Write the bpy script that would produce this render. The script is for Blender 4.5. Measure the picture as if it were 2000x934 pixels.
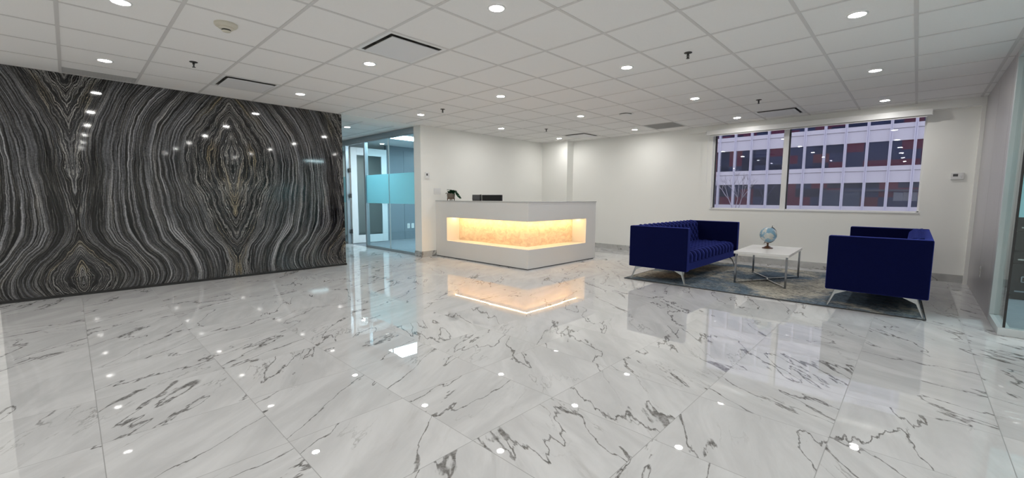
import bpy, bmesh, math, random
from mathutils import Vector, Matrix
random.seed(7)
scene = bpy.context.scene
for o in list(bpy.data.objects):
    bpy.data.objects.remove(o)
COL = scene.collection
PI = math.pi

# ------------------------------------------------------------------ camera
cam_data = bpy.data.cameras.new('camera')
cam = bpy.data.objects.new('camera', cam_data)
COL.objects.link(cam)
RIGHT = Vector((0.72304, 0.69078, 0.00480))
UP = Vector((-0.07085, 0.06724, 0.99522))
FWD = Vector((-0.68716, 0.71993, -0.09756))
m = Matrix((RIGHT, UP, -FWD)).transposed().to_4x4()
m.translation = Vector((0, 0, 1.123))
cam.matrix_world = m
cam_data.sensor_width = 36.0
cam_data.lens = 823.786 / 2000 * 36.0
cam_data.clip_start = 0.05
cam_data.clip_end = 500
scene.camera = cam

# ------------------------------------------------------------------ world, exposure
world = bpy.data.worlds.new('dusk_sky')
scene.world = world
world.use_nodes = True
bg = world.node_tree.nodes['Background']
bg.inputs[0].default_value = (0.71, 0.715, 0.83, 1)
bg.inputs[1].default_value = 1.40
LAMP = 200.0            # emission of every downlight lens
scene.view_settings.view_transform = 'Standard'
scene.view_settings.look = 'None'
scene.view_settings.gamma = 1
scene.view_settings.use_curve_mapping = False
scene.view_settings.exposure = 0.48
cy = scene.cycles
cy.use_denoising = True
cy.max_bounces = 10
cy.diffuse_bounces = 5
cy.glossy_bounces = 5
cy.transmission_bounces = 6
cy.transparent_max_bounces = 16
cy.sample_clamp_indirect = 6
cy.use_light_tree = True
cy.caustics_reflective = False

# ------------------------------------------------------------------ node helpers
def new_mat(name):
    mt = bpy.data.materials.new(name)
    mt.use_nodes = True
    nt = mt.node_tree
    return mt, nt, nt.nodes['Principled BSDF']

def pmat(name, col, rough=0.5, metal=0.0, spec=0.5, emit=None, es=0, bump=None, sheen=0, coat=0, var=None):
    mt, nt, b = new_mat(name)
    b.inputs['Base Color'].default_value = (*col, 1)
    b.inputs['Roughness'].default_value = rough
    b.inputs['Metallic'].default_value = metal
    b.inputs['Specular IOR Level'].default_value = spec
    b.inputs['Coat Weight'].default_value = coat
    b.inputs['Sheen Weight'].default_value = sheen
    if emit:
        b.inputs['Emission Color'].default_value = (*emit, 1)
        b.inputs['Emission Strength'].default_value = es
    tc = nt.nodes.new('ShaderNodeTexCoord')
    n = nt.nodes.new('ShaderNodeTexNoise')
    nt.links.new(tc.outputs['Object'], n.inputs['Vector'])
    if var:
        n.inputs['Scale'].default_value = var[0]
        mx = nt.nodes.new('ShaderNodeMix'); mx.data_type = 'RGBA'
        mx.inputs[6].default_value = (*[c * (1 - var[1]) for c in col], 1)
        mx.inputs[7].default_value = (*[min(1, c * (1 + var[1])) for c in col], 1)
        nt.links.new(n.outputs['Fac'], mx.inputs[0])
        nt.links.new(mx.outputs[2], b.inputs['Base Color'])
    if bump:
        n2 = nt.nodes.new('ShaderNodeTexNoise')
        nt.links.new(tc.outputs['Object'], n2.inputs['Vector'])
        n2.inputs['Scale'].default_value = bump[0]
        bp = nt.nodes.new('ShaderNodeBump')
        bp.inputs['Strength'].default_value = bump[1]
        bp.inputs['Distance'].default_value = 0.01
        nt.links.new(n2.outputs['Fac'], bp.inputs['Height'])
        nt.links.new(bp.outputs[0], b.inputs['Normal'])
    return mt

class G:
    """tiny shader graph helper"""
    def __init__(s, nt): s.nt = nt
    def link(s, v, sock):
        if hasattr(v, 'is_linked') or hasattr(v, 'links'): s.nt.links.new(v, sock)
        else:
            try: sock.default_value = v
            except Exception: sock.default_value = (*v, 1)
    def m(s, op, a, b=0.0, c=0.0, clamp=False):
        n = s.nt.nodes.new('ShaderNodeMath'); n.operation = op; n.use_clamp = clamp
        s.link(a, n.inputs[0]); s.link(b, n.inputs[1]); s.link(c, n.inputs[2])
        return n.outputs[0]
    def comb(s, x, y, z):
        n = s.nt.nodes.new('ShaderNodeCombineXYZ')
        s.link(x, n.inputs[0]); s.link(y, n.inputs[1]); s.link(z, n.inputs[2]); return n.outputs[0]
    def sep(s, v):
        n = s.nt.nodes.new('ShaderNodeSeparateXYZ'); s.link(v, n.inputs[0]); return n.outputs
    def vm(s, op, a, b):
        n = s.nt.nodes.new('ShaderNodeVectorMath'); n.operation = op
        s.link(a, n.inputs[0]); s.link(b, n.inputs[1]); return n.outputs[0]
    def noise(s, v, scale, detail=2, rough=0.5, dist=0.0):
        n = s.nt.nodes.new('ShaderNodeTexNoise')
        s.link(v, n.inputs['Vector']); n.inputs['Scale'].default_value = scale
        n.inputs['Detail'].default_value = detail; n.inputs['Roughness'].default_value = rough
        n.inputs['Distortion'].default_value = dist
        return n.outputs['Fac']
    def sstep(s, v, a, b, o0=0.0, o1=1.0):
        n = s.nt.nodes.new('ShaderNodeMapRange'); n.interpolation_type = 'SMOOTHSTEP'
        s.link(v, n.inputs[0]); s.link(a, n.inputs[1]); s.link(b, n.inputs[2])
        s.link(o0, n.inputs[3]); s.link(o1, n.inputs[4]); return n.outputs[0]
    def mix(s, f, a, b):
        n = s.nt.nodes.new('ShaderNodeMix'); n.data_type = 'RGBA'
        s.link(f, n.inputs[0])
        for v, k in ((a, 6), (b, 7)):
            if isinstance(v, tuple): n.inputs[k].default_value = (*v, 1)
            else: s.nt.links.new(v, n.inputs[k])
        return n.outputs[2]
    def curve(s, v, pts):
        n = s.nt.nodes.new('ShaderNodeFloatCurve')
        c = n.mapping.curves[0]
        c.points[0].location = pts[0]; c.points[1].location = pts[-1]
        for p in pts[1:-1]: c.points.new(*p)
        n.mapping.update()
        s.link(v, n.inputs['Value']); return n.outputs[0]
    def coord(s):
        return s.nt.nodes.new('ShaderNodeTexCoord').outputs['Object']

# ------------------------------------------------------------------ materials
def marble_floor(name, tile=0.595, ox=-0.22, oy=0.03):
    mt, nt, b = new_mat(name); g = G(nt)
    P = g.coord(); x, y, z = g.sep(P)
    tx = g.m('DIVIDE', g.m('SUBTRACT', x, ox), tile)
    ty = g.m('DIVIDE', g.m('SUBTRACT', y, oy), tile)
    cx = g.m('FLOOR', tx); cyy = g.m('FLOOR', ty)
    fx = g.m('FRACT', tx); fy = g.m('FRACT', ty)
    ex = g.m('MINIMUM', fx, g.m('SUBTRACT', 1.0, fx)); ey = g.m('MINIMUM', fy, g.m('SUBTRACT', 1.0, fy))
    e = g.m('MINIMUM', ex, ey)
    grout = g.sstep(e, 0.0021, 0.0036, 1.0, 0.0)
    wn = nt.nodes.new('ShaderNodeTexWhiteNoise'); wn.noise_dimensions = '2D'
    g.link(g.comb(cx, cyy, 0.0), wn.inputs['Vector'])
    rv, rc = wn.outputs['Value'], wn.outputs['Color']
    off = g.vm('MULTIPLY', rc, (31.0, 47.0, 23.0))
    PZ = g.comb(x, y, 0.0)
    rot = nt.nodes.new('ShaderNodeVectorRotate'); rot.rotation_type = 'Z_AXIS'
    g.link(g.vm('ADD', PZ, off), rot.inputs['Vector'])
    ang = g.m('MULTIPLY_ADD', g.m('SUBTRACT', rv, 0.5), 1.1, -math.radians(128))
    g.link(ang, rot.inputs['Angle'])
    Q = rot.outputs[0]
    S = g.vm('MULTIPLY', Q, (0.42, 1.5, 1.0))
    n1 = g.noise(S, 1.3, 7, 0.52, 0.08)
    d1 = g.m('ABSOLUTE', g.m('SUBTRACT', n1, 0.5))
    nw = g.noise(Q, 2.2, 3, 0.6)
    w = g.m('MULTIPLY_ADD', g.sstep(nw, 0.55, 0.76), 0.026, 0.0058)
    v1 = g.sstep(d1, g.m('MULTIPLY', w, 0.25), w, 1.0, 0.0)
    mk = g.sstep(g.noise(S, 0.8, 2), 0.30, 0.42)
    v1 = g.m('MULTIPLY', v1, mk)
    fineb = g.noise(Q, 30, 6, 0.75)
    thickcol = g.sstep(fineb, 0.35, 0.62, 0.55, 1.0)
    v1 = g.m('MULTIPLY', v1, thickcol)
    n2 = g.noise(g.vm('MULTIPLY', Q, (0.55, 1.9, 1.0)), 2.2, 8, 0.55, 0.2)
    d2 = g.m('ABSOLUTE', g.m('SUBTRACT', n2, 0.47))
    v2 = g.m('MULTIPLY', g.sstep(d2, 0.001, 0.0075, 1.0, 0.0), g.sstep(g.noise(Q, 1.6, 2), 0.50, 0.66))
    cloud = g.noise(g.vm('MULTIPLY', Q, (0.7, 2.6, 1.0)), 2.0, 8, 0.62, 0.6)
    n3 = g.noise(g.vm('MULTIPLY', Q, (0.4, 3.4, 1.0)), 2.6, 8, 0.66, 0.3)
    streak = g.m('MULTIPLY', g.sstep(n3, 0.56, 0.74), g.sstep(g.noise(Q, 1.3, 2), 0.50, 0.62))
    base = g.mix(g.sstep(cloud, 0.3, 0.72), (0.56, 0.56, 0.565), (0.69, 0.69, 0.695))
    c = g.mix(g.m('MULTIPLY', streak, 0.55), base, (0.36, 0.35, 0.34))
    c = g.mix(g.m('MULTIPLY', v2, 0.55), c, (0.22, 0.21, 0.20))
    c = g.mix(g.m('MULTIPLY', v1, 0.9), c, (0.095, 0.088, 0.080))
    c = g.mix(g.m('MULTIPLY', grout, 0.75), c, (0.20, 0.20, 0.195))
    nt.links.new(c, b.inputs['Base Color'])
    rg = g.m('MULTIPLY_ADD', grout, 0.5, 0.012)
    nt.links.new(rg, b.inputs['Roughness'])
    b.inputs['IOR'].default_value = 1.62
    # every tile lies a hair out of level
    tilt = g.vm('MULTIPLY', g.vm('SUBTRACT', rc, (0.5, 0.5, 0.5)), (0.004, 0.004, 0.0))
    wav = nt.nodes.new('ShaderNodeTexNoise'); g.link(PZ, wav.inputs['Vector']); wav.inputs['Scale'].default_value = 4.5
    wv = g.vm('MULTIPLY', g.vm('SUBTRACT', wav.outputs['Color'], (0.5, 0.5, 0.5)), (0.0022, 0.0022, 0.0))
    nrm = g.vm('NORMALIZE', g.vm('ADD', g.vm('ADD', (0.0, 0.0, 1.0), tilt), wv), (0, 0, 0))
    nt.links.new(nrm, b.inputs['Normal'])
    return mt

def marble_plain(name):
    mt, nt, b = new_mat(name); g = G(nt)
    P = g.coord()
    n1 = g.noise(P, 2.1, 8, 0.6, 0.5)
    v = g.m('MULTIPLY', g.sstep(g.m('ABSOLUTE', g.m('SUBTRACT', n1, 0.5)), 0.003, 0.02, 1.0, 0.0), g.sstep(g.noise(P, 1.7, 2), 0.45, 0.6))
    base = g.mix(g.sstep(g.noise(P, 3.0, 6, 0.6), 0.3, 0.7), (0.44, 0.44, 0.43), (0.60, 0.60, 0.585))
    c = g.mix(g.m('MULTIPLY', v, 0.8), base, (0.15, 0.14, 0.13))
    nt.links.new(c, b.inputs['Base Color']); b.inputs['Roughness'].default_value = 0.12
    return mt

def stone_wall(name):
    mt, nt, b = new_mat(name); g = G(nt)
    P = g.coord(); x, y, z = g.sep(P)
    L = 1.52
    u = g.m('PINGPONG', g.m('SUBTRACT', y, 0.055), L)
    # pingpong needs a positive start: shift by a whole period
    u = g.m('PINGPONG', g.m('ADD', g.m('SUBTRACT', y, 0.055), 4 * L), L)
    UV = g.comb(u, z, 0.0)
    zz = g.m('DIVIDE', z, 2.44)
    lo = g.noise(UV, 1.5, 2, 0.5)
    zw = g.m('MULTIPLY_ADD', g.m('SUBTRACT', lo, 0.5), 0.06, zz)
    w1 = g.curve(zw, [(0.0, 0.22), (0.06, 0.29), (0.12, 0.26), (0.20, 0.15), (0.28, 0.03), (0.36, 0.03), (0.5, 0.06), (0.70, 0.10), (0.85, 0.20), (1.0, 0.36)])
    w2 = g.curve(zw, [(0.0, 0.03), (0.14, 0.05), (0.22, 0.17), (0.32, 0.29), (0.45, 0.39), (0.58, 0.46), (0.70, 0.47), (0.82, 0.38), (0.92, 0.22), (1.0, 0.04)])
    a = g.m('MINIMUM', g.m('SUBTRACT', u, w1), 0.0)
    e2 = g.m('SUBTRACT', L, w2)
    bb = g.m('MAXIMUM', g.m('SUBTRACT', u, e2), 0.0)
    t = g.m('DIVIDE', g.m('SUBTRACT', u, w1), g.m('SUBTRACT', e2, w1), clamp=True)
    F = g.m('ADD', g.m('ADD', a, g.m('MULTIPLY', t, 1.15)), bb)
    def addn(F, sc, amp, det=2, rough=0.5, st=(1.0, 1.0)):
        n = g.noise(g.comb(g.m('MULTIPLY', u, st[0]), g.m('MULTIPLY', z, st[1]), 3.1), sc, det, rough)
        return g.m('MULTIPLY_ADD', g.m('SUBTRACT', n, 0.5), amp, F)
    F = addn(F, 1.6, 0.12)
    F = addn(F, 6.0, 0.050, 3, 0.55, (1.0, 0.7))
    F = addn(F, 26.0, 0.010, 4, 0.6, (1.0, 0.6))
    core = g.m('MAXIMUM', g.sstep(F, -0.12, 0.10, 1.0, 0.0), g.sstep(F, 0.95, 1.20))
    F2 = addn(F, 9.0, 0.085, 4, 0.6, (1.3, 0.6))
    mixF = nt.nodes.new('ShaderNodeMix'); g.link(core, mixF.inputs[0]); g.link(F, mixF.inputs[2]); g.link(F2, mixF.inputs[3])
    F = mixF.outputs[0]
    zs = g.m('MULTIPLY', z, 0.035)
    def lines(sc, det, rough, zmul=1.0, off=0.0):
        return g.noise(g.comb(F, g.m('MULTIPLY_ADD', zs, zmul, off), off), sc, det, rough)
    broad = lines(7.5, 2, 0.5)
    mid = lines(40, 3, 0.6, 0.4, 2.0)
    fine = lines(110, 3, 0.65, 0.3, 5.0)
    grain = g.noise(P, 60, 5, 0.7)
    tone = g.m('ADD', g.m('MULTIPLY', broad, 0.35), g.m('ADD', g.m('MULTIPLY', mid, 0.85), g.m('MULTIPLY', fine, 0.42)))
    tone = g.m('MULTIPLY_ADD', g.m('SUBTRACT', grain, 0.5), 0.22, tone)
    body = nt.nodes.new('ShaderNodeValToRGB'); cr = body.color_ramp
    g.link(tone, body.inputs[0])
    cr.elements[0].position = 0.68; cr.elements[0].color = (0.004, 0.004, 0.0045, 1)
    cr.elements[1].position = 1.00; cr.elements[1].color = (0.42, 0.42, 0.43, 1)
    for p_, c_ in ((0.745, (0.012, 0.012, 0.013)), (0.785, (0.055, 0.056, 0.061)), (0.87, (0.130, 0.132, 0.142))):
        el = cr.elements.new(p_); el.color = (*c_, 1)
    # black seams and pale threads
    seam = g.sstep(g.m('ABSOLUTE', g.m('SUBTRACT', lines(34, 2, 0.5, 0.3, 9.0), 0.5)), 0.020, 0.060, 1.0, 0.0)
    thread = g.sstep(g.m('ABSOLUTE', g.m('SUBTRACT', lines(46, 3, 0.55, 0.5, 12.0), 0.52)), 0.006, 0.034, 1.0, 0.0)
    gold = g.m('MULTIPLY', g.sstep(g.noise(g.comb(F, g.m('MULTIPLY', z, 0.2), 7.0), 5.0, 2), 0.54, 0.66), g.m('ADD', 0.25, g.m('MULTIPLY', core, 0.75)))
    dark = g.mix(core, body.outputs[0], g.mix(0.68, body.outputs[0], (0.006, 0.006, 0.006)))
    c = g.mix(g.m('MULTIPLY', seam, 0.85), dark, (0.004, 0.004, 0.004))
    thr_amt = g.m('MULTIPLY', thread, g.m('MULTIPLY_ADD', core, 0.66, 0.24))
    thr_amt = g.m('MULTIPLY', thr_amt, g.sstep(grain, 0.30, 0.55, 0.4, 1.0))
    c = g.mix(thr_amt, c, g.mix(gold, (0.36, 0.35, 0.33), (0.38, 0.33, 0.23)))
    c = g.mix(g.m('MULTIPLY', gold, 0.28), c, g.vm('MULTIPLY', c, (1.5, 1.25, 0.7)))
    nt.links.new(c, b.inputs['Base Color'])
    b.inputs['Roughness'].default_value = 0.05
    b.inputs['IOR'].default_value = 1.5
    return mt

def glass_mat(name, tint=(0.93, 0.97, 0.96), boost=1.0):
    mt, nt, b = new_mat(name); nt.nodes.remove(b); g = G(nt)
    out = nt.nodes['Material Output']
    tr = nt.nodes.new('ShaderNodeBsdfTransparent'); tr.inputs[0].default_value = (*tint, 1)
    gl = nt.nodes.new('ShaderNodeBsdfGlossy'); gl.inputs['Roughness'].default_value = 0.0
    lw = nt.nodes.new('ShaderNodeLayerWeight'); lw.inputs[0].default_value = 0.5
    f = g.m('MULTIPLY_ADD', g.m('POWER', lw.outputs['Facing'], 5.0), 0.9, 0.045 * boost, clamp=True)
    mx = nt.nodes.new('ShaderNodeMixShader')
    g.link(f, mx.inputs[0]); nt.links.new(tr.outputs[0], mx.inputs[1]); nt.links.new(gl.outputs[0], mx.inputs[2])
    nt.links.new(mx.outputs[0], out.inputs[0])
    return mt

def frost_mat(name):
    mt, nt, b = new_mat(name); nt.nodes.remove(b); g = G(nt)
    out = nt.nodes['Material Output']
    col = (0.55, 0.86, 0.90, 1)
    tr = nt.nodes.new('ShaderNodeBsdfTransparent'); tr.inputs[0].default_value = (0.45, 0.8, 0.85, 1)
    tl = nt.nodes.new('ShaderNodeBsdfTranslucent'); tl.inputs[0].default_value = col
    df = nt.nodes.new('ShaderNodeBsdfDiffuse'); df.inputs[0].default_value = col
    m1 = nt.nodes.new('ShaderNodeMixShader'); m1.inputs[0].default_value = 0.5
    nt.links.new(tl.outputs[0], m1.inputs[1]); nt.links.new(df.outputs[0], m1.inputs[2])
    m2 = nt.nodes.new('ShaderNodeMixShader'); m2.inputs[0].default_value = 0.86
    nt.links.new(tr.outputs[0], m2.inputs[1]); nt.links.new(m1.outputs[0], m2.inputs[2])
    nt.links.new(m2.outputs[0], out.inputs[0])
    return mt

def onyx_mat(name):
    mt, nt, b = new_mat(name); g = G(nt); P = g.coord()
    n = g.noise(g.vm('MULTIPLY', P, (1.0, 1.0, 1.8)), 6.0, 8, 0.65, 1.2)
    n2 = g.noise(P, 28.0, 4, 0.6, 0.6)
    c = g.mix(g.sstep(n, 0.3, 0.7), (0.74, 0.56, 0.40), (0.93, 0.80, 0.60))
    c = g.mix(g.m('MULTIPLY', g.sstep(n2, 0.5, 0.75), 0.4), c, (0.52, 0.36, 0.28))
    nt.links.new(c, b.inputs['Base Color']); b.inputs['Roughness'].default_value = 0.25
    return mt

def rug_mat(name):
    mt, nt, b = new_mat(name); g = G(nt); P = g.coord()
    S = g.vm('MULTIPLY', P, (1.0, 2.2, 1.0))
    big = g.noise(P, 1.15, 3, 0.55, 0.4)
    n = g.noise(S, 8.0, 9, 0.90, 0.3)
    n2 = g.noise(g.vm('MULTIPLY', P, (1.0, 2.6, 1.0)), 22.0, 7, 0.85, 0.4)
    cream = g.mix(g.noise(S, 9, 4, 0.6), (0.68, 0.64, 0.54), (0.36, 0.34, 0.29))
    blue = g.mix(g.noise(S, 7, 4, 0.6), (0.030, 0.065, 0.10), (0.17, 0.26, 0.36))
    amt = g.sstep(g.m('ADD', g.m('MULTIPLY', big, 1.3), n), 1.06, 1.24)
    c = g.mix(g.m('MULTIPLY', amt, 0.9), cream, blue)
    dark = g.m('MULTIPLY', g.sstep(n2, 0.49, 0.545), g.sstep(g.noise(P, 2.8, 4, 0.65), 0.34, 0.50))
    c = g.mix(g.m('MULTIPLY', dark, 0.85), c, (0.035, 0.045, 0.055))
    nt.links.new(c, b.inputs['Base Color'])
    b.inputs['Roughness'].default_value = 0.95; b.inputs['Specular IOR Level'].default_value = 0.1
    bp = nt.nodes.new('ShaderNodeBump'); bp.inputs['Strength'].default_value = 0.5; bp.inputs['Distance'].default_value = 0.004
    g.link(g.noise(P, 180, 2), bp.inputs['Height']); nt.links.new(bp.outputs[0], b.inputs['Normal'])
    return mt

def globe_mat(name):
    mt, nt, b = new_mat(name); g = G(nt); P = g.coord()
    n = g.noise(P, 11.0, 6, 0.55, 0.3)
    land = g.sstep(n, 0.49, 0.52)
    landc = g.mix(g.noise(P, 30, 3), (0.66, 0.66, 0.63), (0.42, 0.46, 0.42))
    sea = g.mix(g.noise(P, 14, 3), (0.08, 0.26, 0.42), (0.34, 0.48, 0.56))
    c = g.mix(land, sea, landc)
    nt.links.new(c, b.inputs['Base Color']); b.inputs['Roughness'].default_value = 0.18
    return mt

def cladding_mat(name):
    mt, nt, b = new_mat(name); g = G(nt); P = g.coord(); x, y, z = g.sep(P)
    cx = g.m('FLOOR', g.m('DIVIDE', x, 2.3)); cz = g.m('FLOOR', g.m('DIVIDE', z, 1.5))
    wn = nt.nodes.new('ShaderNodeTexWhiteNoise'); wn.noise_dimensions = '2D'; g.link(g.comb(cx, cz, 0.0), wn.inputs['Vector'])
    r = nt.nodes.new('ShaderNodeValToRGB'); r.color_ramp.interpolation = 'CONSTANT'
    g.link(wn.outputs['Value'], r.inputs[0]); cr = r.color_ramp
    cr.elements[0].position = 0; cr.elements[0].color = (0.42, 0.035, 0.045, 1)
    cr.elements[1].position = 0.36; cr.elements[1].color = (0.10, 0.12, 0.20, 1)
    for p_, c_ in ((0.62, (0.015, 0.02, 0.035)), (0.82, (0.05, 0.06, 0.10)), (0.93, (0.45, 0.10, 0.05))):
        e = cr.elements.new(p_); e.color = (*c_, 1)
    nt.links.new(r.outputs[0], b.inputs['Base Color']); b.inputs['Roughness'].default_value = 0.8
    return mt

def facade_glass_mat(name):
    mt, nt, b = new_mat(name); nt.nodes.remove(b); g = G(nt)
    out = nt.nodes['Material Output']
    P = g.coord()
    d = nt.nodes.new('ShaderNodeBsdfDiffuse')
    nt.links.new(g.mix(g.noise(P, 0.5, 2), (0.012, 0.020, 0.048), (0.026, 0.036, 0.080)), d.inputs[0])
    gl = nt.nodes.new('ShaderNodeBsdfGlossy'); gl.inputs['Roughness'].default_value = 0.0
    gl.inputs[0].default_value = (0.8, 0.85, 1.0, 1)
    mx = nt.nodes.new('ShaderNodeMixShader'); mx.inputs[0].default_value = 0.24
    nt.links.new(d.outputs[0], mx.inputs[1]); nt.links.new(gl.outputs[0], mx.inputs[2]); nt.links.new(mx.outputs[0], out.inputs[0])
    return mt

def carpet_mat(name):
    mt, nt, b = new_mat(name); g = G(nt); P = g.coord()
    n = g.noise(g.vm('MULTIPLY', P, (1.0, 6.0, 1.0)), 6, 6, 0.7)
    c = g.mix(n, (0.10, 0.12, 0.14), (0.30, 0.33, 0.36))
    nt.links.new(c, b.inputs['Base Color']); b.inputs['Roughness'].default_value = 0.95
    return mt

def laminate_mat(name, a, b2):
    mt, nt, b = new_mat(name); g = G(nt); P = g.coord()
    n = g.noise(g.vm('MULTIPLY', P, (4.0, 4.0, 0.35)), 4, 6, 0.6)
    nt.links.new(g.mix(n, a, b2), b.inputs['Base Color']); b.inputs['Roughness'].default_value = 0.32
    return mt

M = {}
M['floor'] = marble_floor('polished_marble_tile')
M['base'] = marble_plain('marble_skirting')
M['stone'] = stone_wall('bookmatched_black_stone')
M['paint'] = pmat('wall_paint', (0.90, 0.90, 0.865), 0.6, var=(3, 0.012), bump=(220, 0.05))
M['tile'] = pmat('ceiling_tile', (0.88, 0.87, 0.855), 0.9, var=(160, 0.03), bump=(260, 0.25), spec=0.2)
M['tee'] = pmat('tee_grid_metal', (0.67, 0.655, 0.64), 0.5)
M['white'] = pmat('white_enamel', (0.80, 0.80, 0.79), 0.35)
M['plaque'] = pmat('diffuser_plate', (0.74, 0.74, 0.75), 0.5)
M['void'] = pmat('duct_dark', (0.26, 0.25, 0.235), 0.6)
M['desk'] = pmat('solid_surface_white', (0.74, 0.735, 0.72), 0.32, var=(5, 0.01))
M['desk_top'] = pmat('solid_surface_grey_edge', (0.52, 0.52, 0.51), 0.3)
M['onyx'] = onyx_mat('warm_onyx')
M['led'] = pmat('warm_led', (1, 0.8, 0.5), 0.5, emit=(1.0, 0.63, 0.28), es=60)
M['lens'] = pmat('downlight_lens', (0.9, 0.9, 0.9), 0.5, emit=(1.0, 0.98, 0.945), es=LAMP)
M['panel_lens'] = pmat('panel_light_lens', (0.9, 0.9, 0.9), 0.5, emit=(0.72, 0.92, 1.0), es=22)
M['alu'] = pmat('satin_aluminium', (0.36, 0.40, 0.43), 0.35, metal=0.6)
M['alu_light'] = pmat('pale_aluminium', (0.62, 0.66, 0.67), 0.35, metal=0.4)
M['glass'] = glass_mat('clear_glass', (0.87, 0.965, 0.985))
M['glass_pale'] = glass_mat('pale_glass', (0.93, 0.98, 0.975))
M['window_glass'] = glass_mat('window_glass', (0.90, 0.91, 0.96), 1.0)
M['frost'] = frost_mat('frosted_teal_film')
M['chrome'] = pmat('chrome', (0.52, 0.54, 0.56), 0.08, metal=1.0)
M['dark_chrome'] = pmat('dark_chrome', (0.22, 0.23, 0.25), 0.12, metal=1.0)
M['leg_chrome'] = pmat('leg_chrome', (0.40, 0.42, 0.44), 0.12, metal=1.0)
M['velvet'] = pmat('navy_velvet', (0.0012, 0.0023, 0.026), 0.8, sheen=0.8, spec=0.05, var=(40, 0.15))
M['velvet'].node_tree.nodes['Principled BSDF'].inputs['Sheen Tint'].default_value = (0.10, 0.14, 0.70, 1)
M['table'] = pmat('white_table_top', (0.84, 0.83, 0.81), 0.22, var=(8, 0.02))
M['rug'] = rug_mat('distressed_rug')
M['rug_edge'] = pmat('rug_binding', (0.05, 0.05, 0.05), 0.9)
M['globe'] = globe_mat('globe_map')
M['wood'] = pmat('dark_brown_wood', (0.10, 0.045, 0.02), 0.35, var=(30, 0.3))
M['bronze'] = pmat('dark_bronze', (0.09, 0.075, 0.06), 0.35, metal=0.7)
M['black'] = pmat('black_plastic', (0.012, 0.012, 0.014), 0.35)
M['grey_plastic'] = pmat('dark_grey_plastic', (0.07, 0.07, 0.072), 0.5)
M['leaf'] = pmat('plant_leaf', (0.010, 0.075, 0.028), 0.45, var=(20, 0.3))
M['pot'] = pmat('weathered_pot', (0.19, 0.16, 0.13), 0.8, var=(50, 0.35), bump=(60, 0.4))
M['cream'] = pmat('cream_plastic', (0.66, 0.62, 0.52), 0.45)
M['dark_metal'] = pmat('dark_metal', (0.05, 0.048, 0.045), 0.4, metal=0.5)
M['grey_panel'] = laminate_mat('grey_laminate', (0.42, 0.405, 0.42), (0.50, 0.48, 0.495))
M['office_panel'] = laminate_mat('office_laminate', (0.18, 0.22, 0.25), (0.22, 0.26, 0.29))
M['groove'] = pmat('dark_joint', (0.03, 0.03, 0.03), 0.7)  # own dark colour of the window gasket and glass joint
M['carpet'] = carpet_mat('office_carpet')
M['door_white'] = pmat('door_white', (0.74, 0.77, 0.78), 0.4)
M['cabinet'] = pmat('black_cabinet', (0.010, 0.010, 0.012), 0.25)
M['facade'] = pmat('pale_facade_panel', (0.76, 0.76, 0.78), 0.7, var=(0.6, 0.04))
M['facade_fin'] = pmat('facade_fin', (0.74, 0.745, 0.81), 0.6)
M['facade_glass'] = facade_glass_mat('coated_facade_glass')
M['cladding'] = cladding_mat('mosaic_cladding')
M['asphalt'] = pmat('asphalt', (0.16, 0.16, 0.17), 0.9, var=(2, 0.15))
M['bark'] = pmat('pale_bark', (0.42, 0.40, 0.44), 0.8)
M['blind'] = pmat('blind_fabric', (0.72, 0.71, 0.67), 0.7)
M['grille'] = pmat('grille_grey', (0.55, 0.545, 0.535), 0.5)

# ------------------------------------------------------------------ mesh helpers
def box(bm, x0, x1, y0, y1, z0, z1, mi=0):
    vs = [bm.verts.new((x, y, z)) for z in (z0, z1) for y in (y0, y1) for x in (x0, x1)]
    for f in ((0, 2, 3, 1), (4, 5, 7, 6), (0, 1, 5, 4), (2, 6, 7, 3), (0, 4, 6, 2), (1, 3, 7, 5)):
        fc = bm.faces.new([vs[i] for i in f]); fc.material_index = mi
    return vs

def prism(bm, pts, z0, z1):
    lo = [bm.verts.new((x, y, z0)) for x, y in pts]; hi = [bm.verts.new((x, y, z1)) for x, y in pts]
    n = len(pts)
    bm.faces.new(lo[::-1]); bm.faces.new(hi)
    for i in range(n): bm.faces.new((lo[i], lo[(i + 1) % n], hi[(i + 1) % n], hi[i]))

def lathe(bm, prof, c=(0, 0), n=32, cap=True):
    rings = []
    for r, z in prof:
        if r < 1e-6: rings.append([bm.verts.new((c[0], c[1], z))])
        else: rings.append([bm.verts.new((c[0] + r * math.cos(2 * PI * i / n), c[1] + r * math.sin(2 * PI * i / n), z)) for i in range(n)])
    for a, b in zip(rings, rings[1:]):
        for i in range(n):
            j = (i + 1) % n
            if len(a) == 1 and len(b) == 1: continue
            if len(a) == 1: bm.faces.new((a[0], b[j], b[i]))
            elif len(b) == 1: bm.faces.new((a[i], a[j], b[0]))
            else: bm.faces.new((a[i], a[j], b[j], b[i]))
    if cap:
        for rg in (rings[0], rings[-1]):
            if len(rg) > 2:
                try: bm.faces.new(rg)
                except ValueError: pass

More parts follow.
